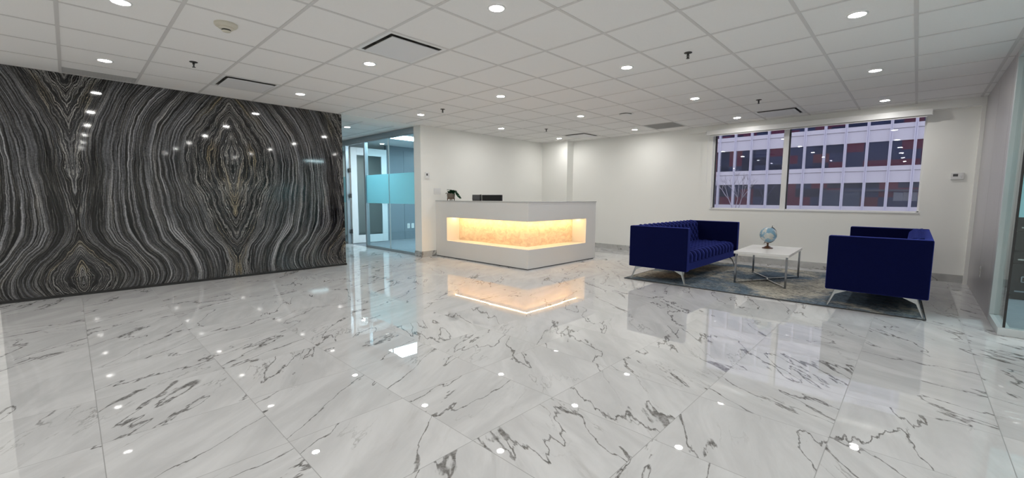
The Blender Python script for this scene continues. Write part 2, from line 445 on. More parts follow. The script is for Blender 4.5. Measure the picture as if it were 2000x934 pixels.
def tube(bm, pts, r, n=10, square=False):
    pts = [Vector(p) for p in pts]; rings = []
    rr = r if isinstance(r, (list, tuple)) else [r] * len(pts)
    prev = None
    for i, p in enumerate(pts):
        d = (pts[min(i + 1, len(pts) - 1)] - pts[max(i - 1, 0)]).normalized()
        ref = Vector((0, 0, 1)) if abs(d.z) < 0.9 else Vector((1, 0, 0))
        if prev is not None: ref = prev
        a = (ref - d * ref.dot(d)).normalized(); prev = a; b = d.cross(a)
        k = 4 if square else n
        off = PI / 4 if square else 0
        s = math.sqrt(2) if square else 1
        rings.append([bm.verts.new(p + (a * math.cos(2 * PI * q / k + off) + b * math.sin(2 * PI * q / k + off)) * rr[i] * s) for q in range(k)])
    for a, b in zip(rings, rings[1:]):
        k = len(a)
        for i in range(k): bm.faces.new((a[i], a[(i + 1) % k], b[(i + 1) % k], b[i]))
    bm.faces.new(rings[0][::-1]); bm.faces.new(rings[-1])

def obj(name, bm, mat, parent=None, smooth=False, bevel=0, loc=None, bseg=2):
    bmesh.ops.recalc_face_normals(bm, faces=bm.faces)
    me = bpy.data.meshes.new(name)
    bm.to_mesh(me); bm.free()
    for mm in (mat if isinstance(mat, (list, tuple)) else [mat]): me.materials.append(mm)
    o = bpy.data.objects.new(name, me); COL.objects.link(o)
    if parent: o.parent = parent
    if loc: o.location = loc
    if smooth: me.polygons.foreach_set('use_smooth', [True] * len(me.polygons))
    if bevel:
        md = o.modifiers.new('bevel', 'BEVEL'); md.width = bevel; md.segments = bseg; md.limit_method = 'ANGLE'
        md.harden_normals = True
        me.polygons.foreach_set('use_smooth', [True] * len(me.polygons))
    elif smooth == 'auto':
        me.set_sharp_from_angle(angle=math.radians(35))
    return o

def boxobj(name, dims, mat, parent=None, bevel=0, **k):
    bm = bmesh.new()
    ds = dims if isinstance(dims[0], (list, tuple)) else [dims]
    for d in ds: box(bm, *d)
    return obj(name, bm, mat, parent, bevel=bevel, **k)

def struct(name, dims, mat, parent=None, bevel=0):
    o = boxobj(name, dims, mat, parent, bevel)
    if not parent: o['kind'] = 'structure'
    return o

def empty(name, loc=(0, 0, 0), rz=0, label=None, cat=None, group=None, kind=None):
    o = bpy.data.objects.new(name, None); COL.objects.link(o)
    o.location = loc; o.rotation_euler = (0, 0, rz); o.empty_display_size = 0.1
    if label: o['label'] = label
    if cat: o['category'] = cat
    if group: o['group'] = group
    if kind: o['kind'] = kind
    return o

def tag(o, label, cat, group=None):
    o['label'] = label; o['category'] = cat
    if group: o['group'] = group
    return o

def copy_tree(o, parent=None):
    c = o.copy(); COL.objects.link(c)
    if parent: c.parent = parent
    for ch in [q for q in bpy.data.objects if q.parent == o]: copy_tree(ch, c)
    return c

# ------------------------------------------------------------------ room shell
H = 2.44
XL, XR, YW = -6.77, 0.563, 8.27      # stone wall face, right panel face, window wall face
struct('floor', [(-12.2, 5.1, -4.1, 4.60, -0.12, 0.0), (-6.88, 0.66, 4.60, 8.45, -0.12, 0.0), (0.66, 5.1, 4.60, 5.28, -0.12, 0.0)], M['floor'])
struct('floor_office_left', (-12.2, -6.88, 4.60, 9.1, -0.12, 0.0), M['carpet'])
struct('floor_office_right', (0.66, 5.1, 5.28, 8.45, -0.12, 0.0), M['carpet'])
struct('wall_left', (-6.99, XL, -0.565, 3.112, 0.03, H), M['stone'])
struct('trim_1', (-6.985, XL + 0.012, -0.565, 3.118, 0.0, 0.03), pmat('black_base_strip', (0.02, 0.02, 0.02), 0.3))
struct('wall_left_rear', (-6.99, XL, -4.1, -0.565, 0, H), M['paint'])
struct('wall_rear', (-12.2, 5.1, -4.2, -4.1, 0, H), M['paint'])
struct('wall_corridor', (-12.3, -12.2, -4.1, 9.1, 0, H), M['paint'])
struct('wall_reception', (-6.88, -6.66, 4.53, 8.45, 0, H), M['paint'])
struct('wall_column', (-6.66, -5.91, 8.03, YW, 0, H), M['paint'])
wx0, wx1, wz0, wz1 = -2.785, 0.03, 0.94, 2.325
struct('wall_window', [(-6.66, wx0, YW, 8.46, 0, H), (wx1, 0.70, YW, 8.46, 0, H), (wx0, wx1, YW, 8.46, 0, wz0), (wx0, wx1, YW, 8.46, wz1, H)], M['paint'])
struct('trim_2', (-3.20, XR, 8.16, YW, 2.335, H), M['paint'])            # shallow beam over the window
struct('trim_3', (0.525, XR, 8.19, YW, 0.0, 2.335), M['paint'])          # corner stop
wr = struct('wall_right', [(XR, 0.66, 7.006, 8.45, 0, H), (XR, 0.66, 6.066, 7.0, 0, H), (XR, 0.66, 5.93, 6.06, 0, H), (XR + 0.012, 0.655, 5.93, 8.3, 0, H)], M['grey_panel'])
struct('wall_far_right', (5.1, 5.2, -4.1, 8.45, 0, H), M['paint'])
struct('wall_office_right', [(0.66, 5.1, 7.95, 8.05, 0, H), (0.66, 0.832, 7.30, 7.95, 0, H)], M['paint'])
struct('wall_office_left', [(-10.02, -9.92, 5.70, 6.205, 0, 2.34), (-10.02, -9.92, 6.212, 7.4, 0, 2.34), (-10.02, -9.92, 7.407, 9.0, 0, 2.34), (-10.01, -9.93, 5.7, 9.0, 0, 2.34), (-10.02, -9.90, 5.7, 9.0, 2.34, H)], M['office_panel'])
struct('wall_office_back', (-12.2, -6.88, 9.0, 9.1, 0, H), M['office_panel'])
struct('wall_office_side', (-12.2, -10.02, 7.0, 7.1, 0, H), M['office_panel'])
# skirting
struct('baseboard_window', (-5.90, XR, YW - 0.012, YW, 0, 0.105), M['base'])
struct('baseboard_reception', [(-6.672 + 0.012, -6.648, 4.53, 8.03, 0, 0.105), (-6.88, -6.648, 4.518, 4.53, 0, 0.105)], M['base'])
struct('baseboard_column', [(-6.648, -5.898, 8.018, 8.03, 0, 0.105), (-5.91, -5.898, 8.03, 8.258, 0, 0.105)], M['base'])

# ceiling: lay-in tiles on a 0.605 m grid
T = 0.605
GX, GY = -0.095, 0.03
vents_cells = {(-7, 3): 'v', (-10, 2): 'v', (-9, 12): 'v', (-6, 12): 'g', (-3, 12): 'v'}
def cell(ix, iy): return GX + ix * T, GX + (ix + 1) * T, GY + iy * T, GY + (iy + 1) * T
bm = bmesh.new()
for ix in range(-20, 9):
    for iy in range(-7, 15):
        x0, x1, y0, y1 = cell(ix, iy)
        if x0 > 5.05 or y0 > 8.9: continue
        kx = (ix + 1, iy) if False else (ix, iy)
        if (ix, iy) in [(-6, 3), (-10, 2), (-9, 12), (-6, 12), (-3, 12)]: continue
        if ix == -11 and iy == 0:
            box(bm, -6.435, x1, y0, y1, H, H + 0.02); continue
        box(bm, x0, x1, y0, y1, H, H + 0.02)
cl = obj('ceiling', bm, M['tile']); cl['kind'] = 'structure'
bm = bmesh.new()
for ix in range(-11, 9):
    x = GX + ix * T
    if x > 5: continue
    box(bm, x - 0.012, x + 0.012, -4.1, YW if x < 0.6 else 5.2, H - 0.0025, H + 0.001)
for iy in range(-6, 15):
    y = GY + iy * T
    if y > YW: continue
    box(bm, -6.77, XR if y > 5.3 else 5.0, y - 0.012, y + 0.012, H - 0.003, H + 0.001)
for iy in range(5, 8):
    y = GY + iy * T
    if y < 4.6: box(bm, -12.2, -7.10, y - 0.012, y + 0.012, H - 0.003, H + 0.001)
for ix in range(-19, -11):
    x = GX + ix * T
    box(bm, x - 0.012, x + 0.012, 2.6, 4.6, H - 0.0025, H + 0.001)
g_ = obj('tee_grid', bm, M['tee'], cl)
struct('trim_4', (-7.10, -6.70, 3.112, 4.53, H - 0.006, H + 0.001), M['paint'])       # plaster band over the corridor opening
struct('light_seal_box', [(-12.3, 5.2, -4.2, 9.2, H + 0.2, H + 0.3), (-12.3, 5.2, -4.2, -4.1, H, H + 0.2), (-12.3, -12.2, -4.2, 9.2, H, H + 0.2), (5.1, 5.2, -4.2, 9.2, H, H + 0.2), (-12.3, 5.2, 9.1, 9.2, H, H + 0.2)], M['void'])  # unseen roof box added above the tiles to seal out light

# window
win = empty('window_1', (0, 0, 0), kind='structure')
fy0, fy1 = 8.335, 8.40
boxobj('window_frame', [(wx0, wx0 + 0.022, fy0, fy1, wz0, wz1), (wx1 - 0.02, wx1, fy0, fy1, wz0, wz1), (wx0, wx1, fy0, fy1, wz0, wz0 + 0.016), (wx0, wx1, fy0, fy1, wz1 - 0.03, wz1)], M['white'], win)
boxobj('mullion', [(-1.675, -1.598, 8.315, fy1, wz0, wz1)], M['white'], win, bevel=0.004)
boxobj('gasket', [(wx0 + 0.022, wx0 + 0.034, fy0 + 0.01, fy1, wz0 + .016, wz1 - .03), (-1.598, -1.585, fy0 + 0.01, fy1, wz0 + .016, wz1 - .03)], M['groove'], win)
boxobj('pane', (wx0 + 0.022, -1.675, 8.362, 8.370, wz0 + 0.016, wz1 - 0.03), M['window_glass'], win)
boxobj('pane', (-1.598, wx1 - 0.02, 8.362, 8.370, wz0 + 0.016, wz1 - 0.03), M['window_glass'], win)
boxobj('window_sill', (wx0 - 0.012, wx1 + 0.012, YW - 0.012, fy0, wz0 - 0.018, wz0 + 0.002), M['white'], win, bevel=0.003)

# ------------------------------------------------------------------ world outside
struct('ground', (-70, 60, 8.6, 75, -4.2, -4.0), M['asphalt'])
ex = struct('wall_exterior', [(-48, wx0, 8.46, 8.52, -4, 16), (wx1, 25, 8.46, 8.52, -4, 16), (wx0, wx1, 8.46, 8.52, -4, wz0 - .02), (wx0, wx1, 8.46, 8.52, wz1 + .02, 16)], M['cladding'])
bld = empty('office_building', (-8, 50, -4), label='pale office block with white fins and dark windows across the street, seen through the window', cat='building')
FY = 50.0
def rel(d): return (d[0] + 8, d[1] + 8, d[2] - 50, d[3] - 50, d[4] + 4, d[5] + 4)
bands = [(-4, -3.12), (-0.98, 0.48), (2.63, 4.07), (6.23, 7.68)]
rows = [(-3.12, -0.98), (0.48, 2.63), (4.07, 6.23), (7.68, 9.85)]
zt_ = 9.85
while zt_ < 20:
    bands.append((zt_, zt_ + 1.45)); rows.append((zt_ + 1.45, zt_ + 3.6)); zt_ += 3.6
bands.append((zt_, zt_ + 1.5))
for a, b_ in bands:
    boxobj('spandrel', [rel((-34, 16, FY, FY + 3, a, b_ - 0.42)), rel((-34, 16, FY - 0.06, FY + 3, b_ - 0.40, b_))], M['facade'], bld)
boxobj('core_wall', rel((-34, 16, FY + 2.6, FY + 3.4, -4, zt_)), M['facade'], bld)
fin0 = None; pane_src = {}; far_panes = bmesh.new()
for k in range(-16, 15):
    xf = -8.25 + 1.565 * k
    if fin0 is None:
        bm = bmesh.new(); hh = zt_ + 4
        box(bm, -0.10, -0.025, -0.16, 0.3, 0, hh); box(bm, 0.025, 0.10, -0.16, 0.3, 0, hh); box(bm, -0.025, 0.025, -0.11, 0.3, 0, hh)
        fin0 = obj('facade_fin', bm, M['facade_fin'], bld); fin0.location = (xf + 8, 0, 0)
    else:
        f = fin0.copy(); COL.objects.link(f); f.location = (xf + 8, 0, 0)
    for i, (z0, z1) in enumerate(rows):
        hgt = z1 - z0
        if i in (1, 2, 3) and -9 <= k <= 11:
            if z0 not in pane_src:
                bm = bmesh.new(); box(bm, 0.095, 1.47, 0.10, 0.14, 0, hgt)
                p_ = obj('window_pane', bm, M['facade_glass'], bld); pane_src[z0] = p_
            else:
                p_ = pane_src[z0].copy(); COL.objects.link(p_)
            p_.location = (xf + 8, 0, z0 + 4)
        else:
            box(far_panes, xf + 8.095, xf + 9.47, 0.10, 0.14, z0 + 4, z1 + 4)
fp = obj('window_pane', far_panes, M['facade_glass'], bld); fp['kind'] = 'stuff'
# bare shrub tree on the pavement
bm = bmesh.new()
def branch(p, d, l, r, lev):
    q = p + d * l
    tube(bm, [p, (p + q) / 2 + Vector((random.uniform(-.04, .04), 0, random.uniform(-.03, .03))) * l, q], [r, r * .85, r * .65], n=6)
    if lev == 0: return
    for i in range(3):
        a = random.uniform(-0.75, 0.75); b2 = random.uniform(-0.5, 0.5)
        dd = Vector((d.x + a, d.y + b2, d.z + random.uniform(0.0, 0.4))).normalized()
        branch(q, dd, l * random.uniform(.55, .72), r * .62, lev - 1)
branch(Vector((-13.05, 46, -4)), Vector((0, 0, 1)), 3.3, 0.07, 4)
tag(obj('bare_tree', bm, M['bark'], smooth=True), 'small leafless pale tree standing in front of the pale office block', 'tree')

# ------------------------------------------------------------------ roller blind over the window
rb = empty('roller_blind', (-1.385, 8.16, 2.30), label='white roller blind cassette mounted above the wide window', cat='blind')
boxobj('cassette', (-1.455, 1.455, -0.085, 0.0, -0.038, 0.045), M['white'], rb, bevel=0.003)
boxobj('fabric', (-1.41, 1.41, -0.045, -0.041, -0.05, -0.036), M['blind'], rb)
boxobj('hem_bar', (-1.41, 1.41, -0.055, -0.031, -0.058, -0.044), M['white'], rb, bevel=0.003)
boxobj('end_bracket', (-1.460, -1.455, -0.087, 0.0, -0.04, 0.047), M['plaque'], rb)
boxobj('end_bracket', (1.455, 1.460, -0.087, 0.0, -0.04, 0.047), M['plaque'], rb)
bm = bmesh.new(); tube(bm, [(-1.44, -0.02, -0.03), (-1.44, -0.02, -0.90)], 0.0022, n=6); tube(bm, [(-1.44, -0.035, -0.03), (-1.44, -0.035, -0.90)], 0.0022, n=6)
obj('pull_chain', bm, M['white'], rb)

# ------------------------------------------------------------------ left glass partition and door
gp = empty('glass_partition', (-8.5, 4.60, 0), label='grey framed glass partition with teal frosted band beside the reception wall', cat='partition')
def rp(d): return (d[0] + 8.5, d[1] + 8.5, d[2] - 4.60, d[3] - 4.60, d[4], d[5])
boxobj('head_frame', [rp((-12.2, -6.88, 4.555, 4.655, 2.335, 2.44)), rp((-6.88, -6.80, 4.535, 4.655, 2.335, 2.40)) if False else rp((-12.2, -6.88, 4.57, 4.64, 2.32, 2.335))], M['alu'], gp, bevel=0.002)
for nm, x in (('post', -8.88), ('post', -9.80), ('post', -6.905)):
    boxobj(nm, rp((x - 0.025, x + 0.025, 4.565, 4.645, 0, 2.335)), M['alu'], gp, bevel=0.003)
boxobj('bottom_frame', [rp((-8.855, -6.93, 4.575, 4.635, 0, 0.05)), rp((-12.2, -9.825, 4.575, 4.635, 0, 0.05))], M['alu'], gp, bevel=0.002)
boxobj('glass_pane', rp((-7.905, -6.93, 4.60, 4.612, 0.05, 2.32)), M['glass'], gp)
boxobj('glass_pane', rp((-8.855, -7.910, 4.60, 4.612, 0.05, 2.32)), M['glass'], gp)
boxobj('glass_pane', rp((-12.2, -9.825, 4.60, 4.612, 0.05, 2.32)), M['glass'], gp)
for a, b_ in ((-7.905, -6.93), (-8.855, -7.910), (-12.2, -9.825)):
    o = boxobj('frosted_band', rp((a, b_, 4.597, 4.5995, 0.99, 1.60)), M['frost'], gp); o['label'] = 'teal frosted film band'
bm = bmesh.new()
box(bm, *rp((-7.915, -7.90, 4.594, 4.618, 0.05, 2.32)))
obj('glass_joint', bm, M['alu_light'], gp)
dr = empty('door_1', (-9.77, 4.66, 0), kind='structure')
# leaf swung open, running away along +Y
DL = 0.94
boxobj('door_leaf', [(0.0, 0.045, 0, 0.15, 0.01, 2.30), (0.0, 0.045, DL - 0.15, DL, 0.01, 2.30), (0.0, 0.045, 0.15, DL - 0.15, 2.12, 2.30), (0.0, 0.045, 0.15, DL - 0.15, 0.01, 0.20)], M['door_white'], dr, bevel=0.003)
boxobj('door_glass', (0.018, 0.028, 0.15, DL - 0.15, 0.20, 2.12), M['glass'], dr)
bm = bmesh.new(); lathe(bm, [(0, 0), (0.026, 0), (0.026, 0.012), (0.012, 0.016), (0.012, 0.05), (0.024, 0.055), (0.026, 0.075), (0, 0.08)], n=20)
for v in bm.verts: v.co = Vector((v.co.z + 0.045, v.co.x + DL - 0.07, v.co.y + 0.99))
obj('door_handle', bm, M['chrome'], dr, smooth=True)
for z in (0.3, 1.15, 1.75): boxobj('hinge', (0.03, 0.05, -0.045, 0.0, z - 0.05, z + 0.05), M['dark_metal'], dr)

# outlets on the panelled office wall
def plate(name, label, cat, loc, axis, w, h_, n, kind, group=None):
    """wall plate: axis 'x' faces +X, '-x' faces -X, 'y' faces -Y"""
    e = empty(name, loc, {'x': PI / 2, '-x': -PI / 2, 'y': 0}[axis], label, cat, group)
    boxobj('cover_plate', (-w / 2, w / 2, -0.006, 0, -h_ / 2, h_ / 2), M['white'], e, bevel=0.002)
    for i in range(n):
        cx_ = (i - (n - 1) / 2) * 0.046
        if kind == 'switch': boxobj('rocker', (cx_ - 0.016, cx_ + 0.016, -0.010, -0.006, -0.033, 0.033), M['white'], e, bevel=0.001)
        else:
            for dz in (-0.02, 0.02):
                boxobj('socket', [(cx_ - 0.014, cx_ + 0.014, -0.0075, -0.006, dz - 0.013, dz + 0.013)], M['cream'], e)
    return e
plate('wall_outlet', 'white outlet plate on the grey office wall behind the glass, farther from the reception wall', 'outlet', (-9.92, 6.325, 0.35), 'x', 0.08, 0.13, 1, 'socket')
plate('wall_outlet', 'white outlet plate on the grey office wall behind the glass, nearer to the reception wall', 'outlet', (-9.92, 6.455, 0.35), 'x', 0.08, 0.13, 1, 'socket')
plate('light_switch', 'white triple light switch plate on the wall above the desk beside the potted plant', 'switch', (-6.66, 4.895, 1.24), 'x', 0.165, 0.115, 3, 'switch')
plate('wall_outlet', 'white outlet plate low on the grey panelled wall at right', 'outlet', (XR, 6.85, 0.34), '-x', 0.075, 0.12, 1, 'socket')
plate('wall_outlet', 'outlet plate low on the office wall behind the right glass partition', 'outlet', (0.775, 7.30, 0.21), 'y', 0.075, 0.12, 1, 'socket')
def thermostat(loc, rz, label, w, h_):
    e = empty('thermostat', loc, rz, label, 'thermostat')
    boxobj('housing', (-w / 2, w / 2, -0.028, 0, -h_ / 2, h_ / 2), M['white'], e, bevel=0.005)
    boxobj('display', (-w * .32, w * .05, -0.0295, -0.027, -h_ * .05, h_ * .3), M['grey_plastic'], e)
    boxobj('button', (w * .18, w * .34, -0.031, -0.027, -h_ * .25, h_ * .1), M['plaque'], e, bevel=0.001)
thermostat((-6.66, 4.66, 1.53), PI / 2, 'small white thermostat on the wall between glass partition and light switches', 0.09, 0.115)
thermostat((0.37, YW, 1.44), 0, 'white thermostat with grey display on the wall right of the window', 0.125, 0.09)

# ------------------------------------------------------------------ right glass partition and its office
gr = empty('glass_partition', (XR, 5.28, 0), label='glass corner partition with silver frame at the right edge of the lobby', cat='partition')
for nm, z0, z1 in (('bottom_frame', 0, 0.065), ('head_frame', 2.38, 2.44)):
    bm = bmesh.new(); prism(bm, [(0, 0), (4.53, 0), (4.53, 0.075), (0.075, 0.075), (0.075, 0.65), (0, 0.65)], z0, z1)
    obj(nm, bm, M['alu_light'], gr, bevel=0.003)
boxobj('post', (-0.0, 0.075, 0.59, 0.65, 0.065, 2.38), M['alu_light'], gr, bevel=0.003)
boxobj('glass_pane', (0.032, 0.042, 0.045, 0.59, 0.065, 2.38), M['glass_pale'], gr)
boxobj('glass_pane', (0.032, 4.53, 0.032, 0.042, 0.065, 2.38), M['glass_pale'], gr)
boxobj('glass_joint', (0.030, 0.044, 0.030, 0.045, 0.065, 2.38), M['groove'], gr)
boxobj('frosted_band', (0.045, 4.53, 0.0285, 0.0315, 0.985, 1.56), M['frost'], gr)
cb = empty('filing_cabinet', (1.43, 7.33, 0), label='glossy black drawer cabinet with chrome handles behind the right glass', cat='cabinet')
boxobj('body', (-0.585, 0.6, 0.02, 0.60, 0.0, 1.9), M['cabinet'], cb, bevel=0.004)
for i in range(5):
    z0 = 0.06 + i * 0.36
    d_ = boxobj('drawer', (-0.595, 0.595, 0.0, 0.02, z0, z0 + 0.35), M['cabinet'], cb, bevel=0.003)
    bm = bmesh.new()
    tube(bm, [(-0.52, 0.0, z0 + 0.15), (-0.52, -0.03, z0 + 0.15), (-0.30, -0.03, z0 + 0.15), (-0.30, 0.0, z0 + 0.15)], 0.005, square=True)
    tube(bm, [(-0.52, 0.0, z0 + 0.21), (-0.52, -0.03, z0 + 0.21), (-0.30, -0.03, z0 + 0.21), (-0.30, 0.0, z0 + 0.21)], 0.005, square=True)
    tube(bm, [(-0.52, -0.03, z0 + 0.15), (-0.52, -0.03, z0 + 0.21)], 0.005, square=True)
    tube(bm, [(-0.30, -0.03, z0 + 0.15), (-0.30, -0.03, z0 + 0.21)], 0.005, square=True)
    obj('handle', bm, M['chrome'], d_)
    boxobj('trim_strip', (-0.56, 0.56, -0.006, 0.0, z0 + 0.03, z0 + 0.045), M['chrome'], d_)

# ------------------------------------------------------------------ ceiling fittings
def downlight_proto(lens):
    e = empty('ceiling_light')
    bm = bmesh.new(); lathe(bm, [(0.047, 0.0), (0.049, -0.006), (0.060, -0.006), (0.066, 0.0)], n=36, cap=False)
    obj('trim_ring', bm, M['white'], e, smooth=True)
    bm = bmesh.new(); lathe(bm, [(0.0, -0.0035), (0.048, -0.0035)], n=36, cap=False)
    obj('lens', bm, lens, e)
    return e
proto = None
colname = {-5.83: 'in the row nearest the black wall', -4.015: 'in the second row from the black wall', -2.21: 'in the third row from the black wall', -0.40: 'in the row nearest the right-hand wall'}
rank = {7.61: 'nearest the window wall', 5.795: 'second from the window wall', 3.98: 'third from the window wall', 2.15: 'fourth from the window wall', 0.335: 'fifth from the window wall', -1.48: 'sixth from the window wall', -3.30: 'farthest from the window wall'}
for x in (-5.83, -4.015, -2.21, -0.40, 1.42, 3.24):
    for y in (7.61, 5.795, 3.98, 2.15, 0.335, -1.48, -3.30):
        if x > 0 and y > 5: continue
        if proto is None: proto = downlight_proto(M['lens']); o = proto
        else: o = copy_tree(proto)
        o.location = (x, y, H - 0.001)
        tag(o, 'lit downlight %s, %s' % (colname.get(x, 'in the row over the right glass side' if x < 2 else 'in the outermost row on the right'), rank[y]), 'ceiling light', 'round ceiling downlights in the lobby')
for (x, y, l) in ((-7.884, 3.73, 'round lit downlight in the corridor ceiling just past the black stone wall'), (-9.7, 3.73, 'round lit downlight farther along the corridor ceiling'),
                  (-11.4, 5.7, 'round lit downlight in the dim room at the far left'), (1.6, 6.5, 'round lit downlight in the office behind the right glass')):
    o = copy_tree(proto); o.location = (x, y, H - 0.001); tag(o, l, 'ceiling light')
pl = empty('ceiling_light', (-8.32, 5.50, H), label='rectangular lit ceiling panel inside the glass walled office', cat='ceiling light')
boxobj('frame', [(-0.32, 0.32, -0.62, -0.60, -0.012, 0), (-0.32, 0.32, 0.60, 0.62, -0.012, 0), (-0.32, -0.30, -0.60, 0.60, -0.012, 0), (0.30, 0.32, -0.60, 0.60, -0.012, 0)], M['white'], pl)
boxobj('lens', (-0.30, 0.30, -0.60, 0.60, -0.008, -0.002), M['panel_lens'], pl)
pl2 = copy_tree(pl); pl2.location = (-8.32, 7.9, H); tag(pl2, 'rectangular ceiling panel light deeper inside the glass walled office', 'ceiling light')
pl3 = copy_tree(pl); pl3.location = (2.6, 6.6, H); tag(pl3, 'unseen ceiling panel light added to brighten the office behind the right glass', 'ceiling light')  # unseen panel added for more light from the right office

def vent(ix, iy, label):
    x0, x1, y0, y1 = cell(ix, iy)
    e = empty('ceiling_vent', ((x0 + x1) / 2, (y0 + y1) / 2, H), label=label, cat='air vent', group='square plaque ceiling vents')
    s = T / 2 - 0.002; q = s - 0.045
    boxobj('frame', [(-s, s, -s, -q, 0, 0.004), (-s, s, q, s, 0, 0.004), (-s, -q, -q, q, 0, 0.004), (q, s, -q, q, 0, 0.004)], M['white'], e)
    boxobj('housing', [(-q - 0.01, q + 0.01, -q - 0.01, -q, 0.004, 0.10), (-q - 0.01, q + 0.01, q, q + 0.01, 0.004, 0.10), (-q - 0.01, -q, -q, q, 0.004, 0.10), (q, q + 0.01, -q, q, 0.004, 0.10), (-q, q, -q, q, 0.09, 0.10)], M['void'], e)
    r = q - 0.022
    boxobj('plaque', (-r, r, -r, r, -0.016, -0.008), M['plaque'], e, bevel=0.002)
    return e
vent(-6, 3, 'square ceiling vent over the middle of the lobby, largest in view')
vent(-10, 2, 'square ceiling vent close above the black stone wall')
vent(-9, 12, 'square ceiling vent beside the corner column')
vent(-3, 12, 'square ceiling vent just in front of the window blind')
x0, x1, y0, y1 = cell(-6, 12)
e = empty('return_grille', ((x0 + x1) / 2, (y0 + y1) / 2, H), label='flat grey return air grille in the ceiling left of the window', cat='air vent')
s = T / 2 - 0.002
boxobj('frame', [(-s, s, -s, -s + .025, 0, 0.004), (-s, s, s - .025, s, 0, 0.004), (-s, -s + .025, -s, s, 0, 0.004), (s - .025, s, -s, s, 0, 0.004)], M['white'], e)
bm = bmesh.new()
for i in range(1, 24): 
    p_ = -s + .025 + i * (2 * s - .05) / 24
    box(bm, p_ - .0012, p_ + .0012, -s + .02, s - .02, 0.001, 0.014); box(bm, -s + .02, s - .02, p_ - .0012, p_ + .0012, 0.001, 0.014)
obj('louvre', bm, M['grille'], e)
boxobj('backing', (-s, s, -s, s, 0.04, 0.045), M['grille'], e)
e = empty('return_grille', (-6.60, GY + T / 2, H), label='narrow grey return air grille in the ceiling along the black stone wall', cat='air vent')
bm = bmesh.new()
box(bm, -0.165, 0.165, -T / 2 + 0.013, T / 2 - 0.013, 0.001, 0.006)
for i in range(20):
    yy = -T / 2 + 0.03 + i * 0.0287
    box(bm, -0.16, 0.16, yy - 0.008, yy + 0.008, -0.001, 0.001)
obj('louvre', bm, M['grille'], e)
boxobj('frame', [(0.15, 0.165, -T / 2 + 0.013, T / 2 - 0.013, -0.002, 0.008)], M['white'], e)
# small round diffuser
e = empty('ceiling_vent', (-3.39, 6.11, H), label='small round ceiling vent between the second and third light rows near the window', cat='air vent')
bm = bmesh.new(); lathe(bm, [(0.125, 0.0), (0.12, -0.006), (0.102, -0.006), (0.098, -0.001)], n=36, cap=False); obj('rim', bm, M['white'], e, smooth=True)
bm = bmesh.new(); lathe(bm, [(0.099, -0.001), (0.0, -0.001)], n=36, cap=False); obj('throat', bm, M['void'], e)
bm = bmesh.new(); lathe(bm, [(0.0, -0.022), (0.078, -0.020), (0.085, -0.014), (0.078, -0.010), (0.0, -0.008)], n=36, cap=False); obj('disc', bm, M['white'], e, smooth=True)
# smoke detector
e = empty('smoke_detector', (-3.93, 0.925, H), label='cream domed smoke detector on the ceiling above the lobby', cat='smoke detector')
bm = bmesh.new(); lathe(bm, [(0.078, 0), (0.078, -0.012), (0.070, -0.022), (0.052, -0.027), (0.052, 0)], n=40, cap=False); obj('base', bm, M['cream'], e, smooth='auto')
bm = bmesh.new(); lathe(bm, [(0.052, -0.024), (0.050, -0.036), (0.040, -0.042), (0.030, -0.043)], n=40, cap=False); obj('housing', bm, M['cream'], e, smooth='auto')
bm = bmesh.new(); lathe(bm, [(0.030, -0.040), (0.030, -0.052)], n=24, cap=False); obj('sensor_screen', bm, M['dark_metal'], e, smooth=True)
bm = bmesh.new(); lathe(bm, [(0.031, -0.052), (0.026, -0.058), (0.0, -0.060)], n=32, cap=False); obj('cap', bm, M['cream'], e, smooth=True)
# sprinklers
sp = empty('sprinkler')
bm = bmesh.new(); lathe(bm, [(0.035, 0), (0.034, -0.004), (0.018, -0.008), (0.0, -0.008)], n=24, cap=False); obj('escutcheon', bm, M['dark_metal'], sp, smooth=True)
bm = bmesh.new(); lathe(bm, [(0.010, -0.006), (0.010, -0.022), (0.006, -0.026), (0.006, -0.044)], n=12); tube(bm, [(0.010, 0, -0.02), (0.013, 0, -0.034), (0.003, 0, -0.05)], 0.0025, n=6); tube(bm, [(-0.010, 0, -0.02), (-0.013, 0, -0.034), (-0.003, 0, -0.05)], 0.0025, n=6); obj('frame', bm, M['dark_metal'], sp, smooth='auto')
bm = bmesh.new(); lathe(bm, [(0, -0.049), (0.015, -0.049), (0.015, -0.052), (0, -0.052)], n=16); obj('deflector', bm, M['dark_metal'], sp)
for i, (x, y, l) in enumerate(((-5.25, 0.942, 'dark pendant sprinkler above the black stone wall, left of the square vent'), (-5.235, 3.965, 'dark pendant sprinkler in front of the corridor opening'),
        (-1.594, 3.972, 'dark pendant sprinkler at upper right between two rows of lights'), (-1.619, 6.456, 'dark pendant sprinkler in front of the window vent'), (-5.24, 6.43, 'tiny dark pendant sprinkler near the reception corner'))):
    o = sp if i == 0 else copy_tree(sp); o.location = (x, y, H); o.rotation_euler.z = 0.4 * i
    tag(o, l, 'sprinkler', 'pendant sprinklers on the lobby ceiling')

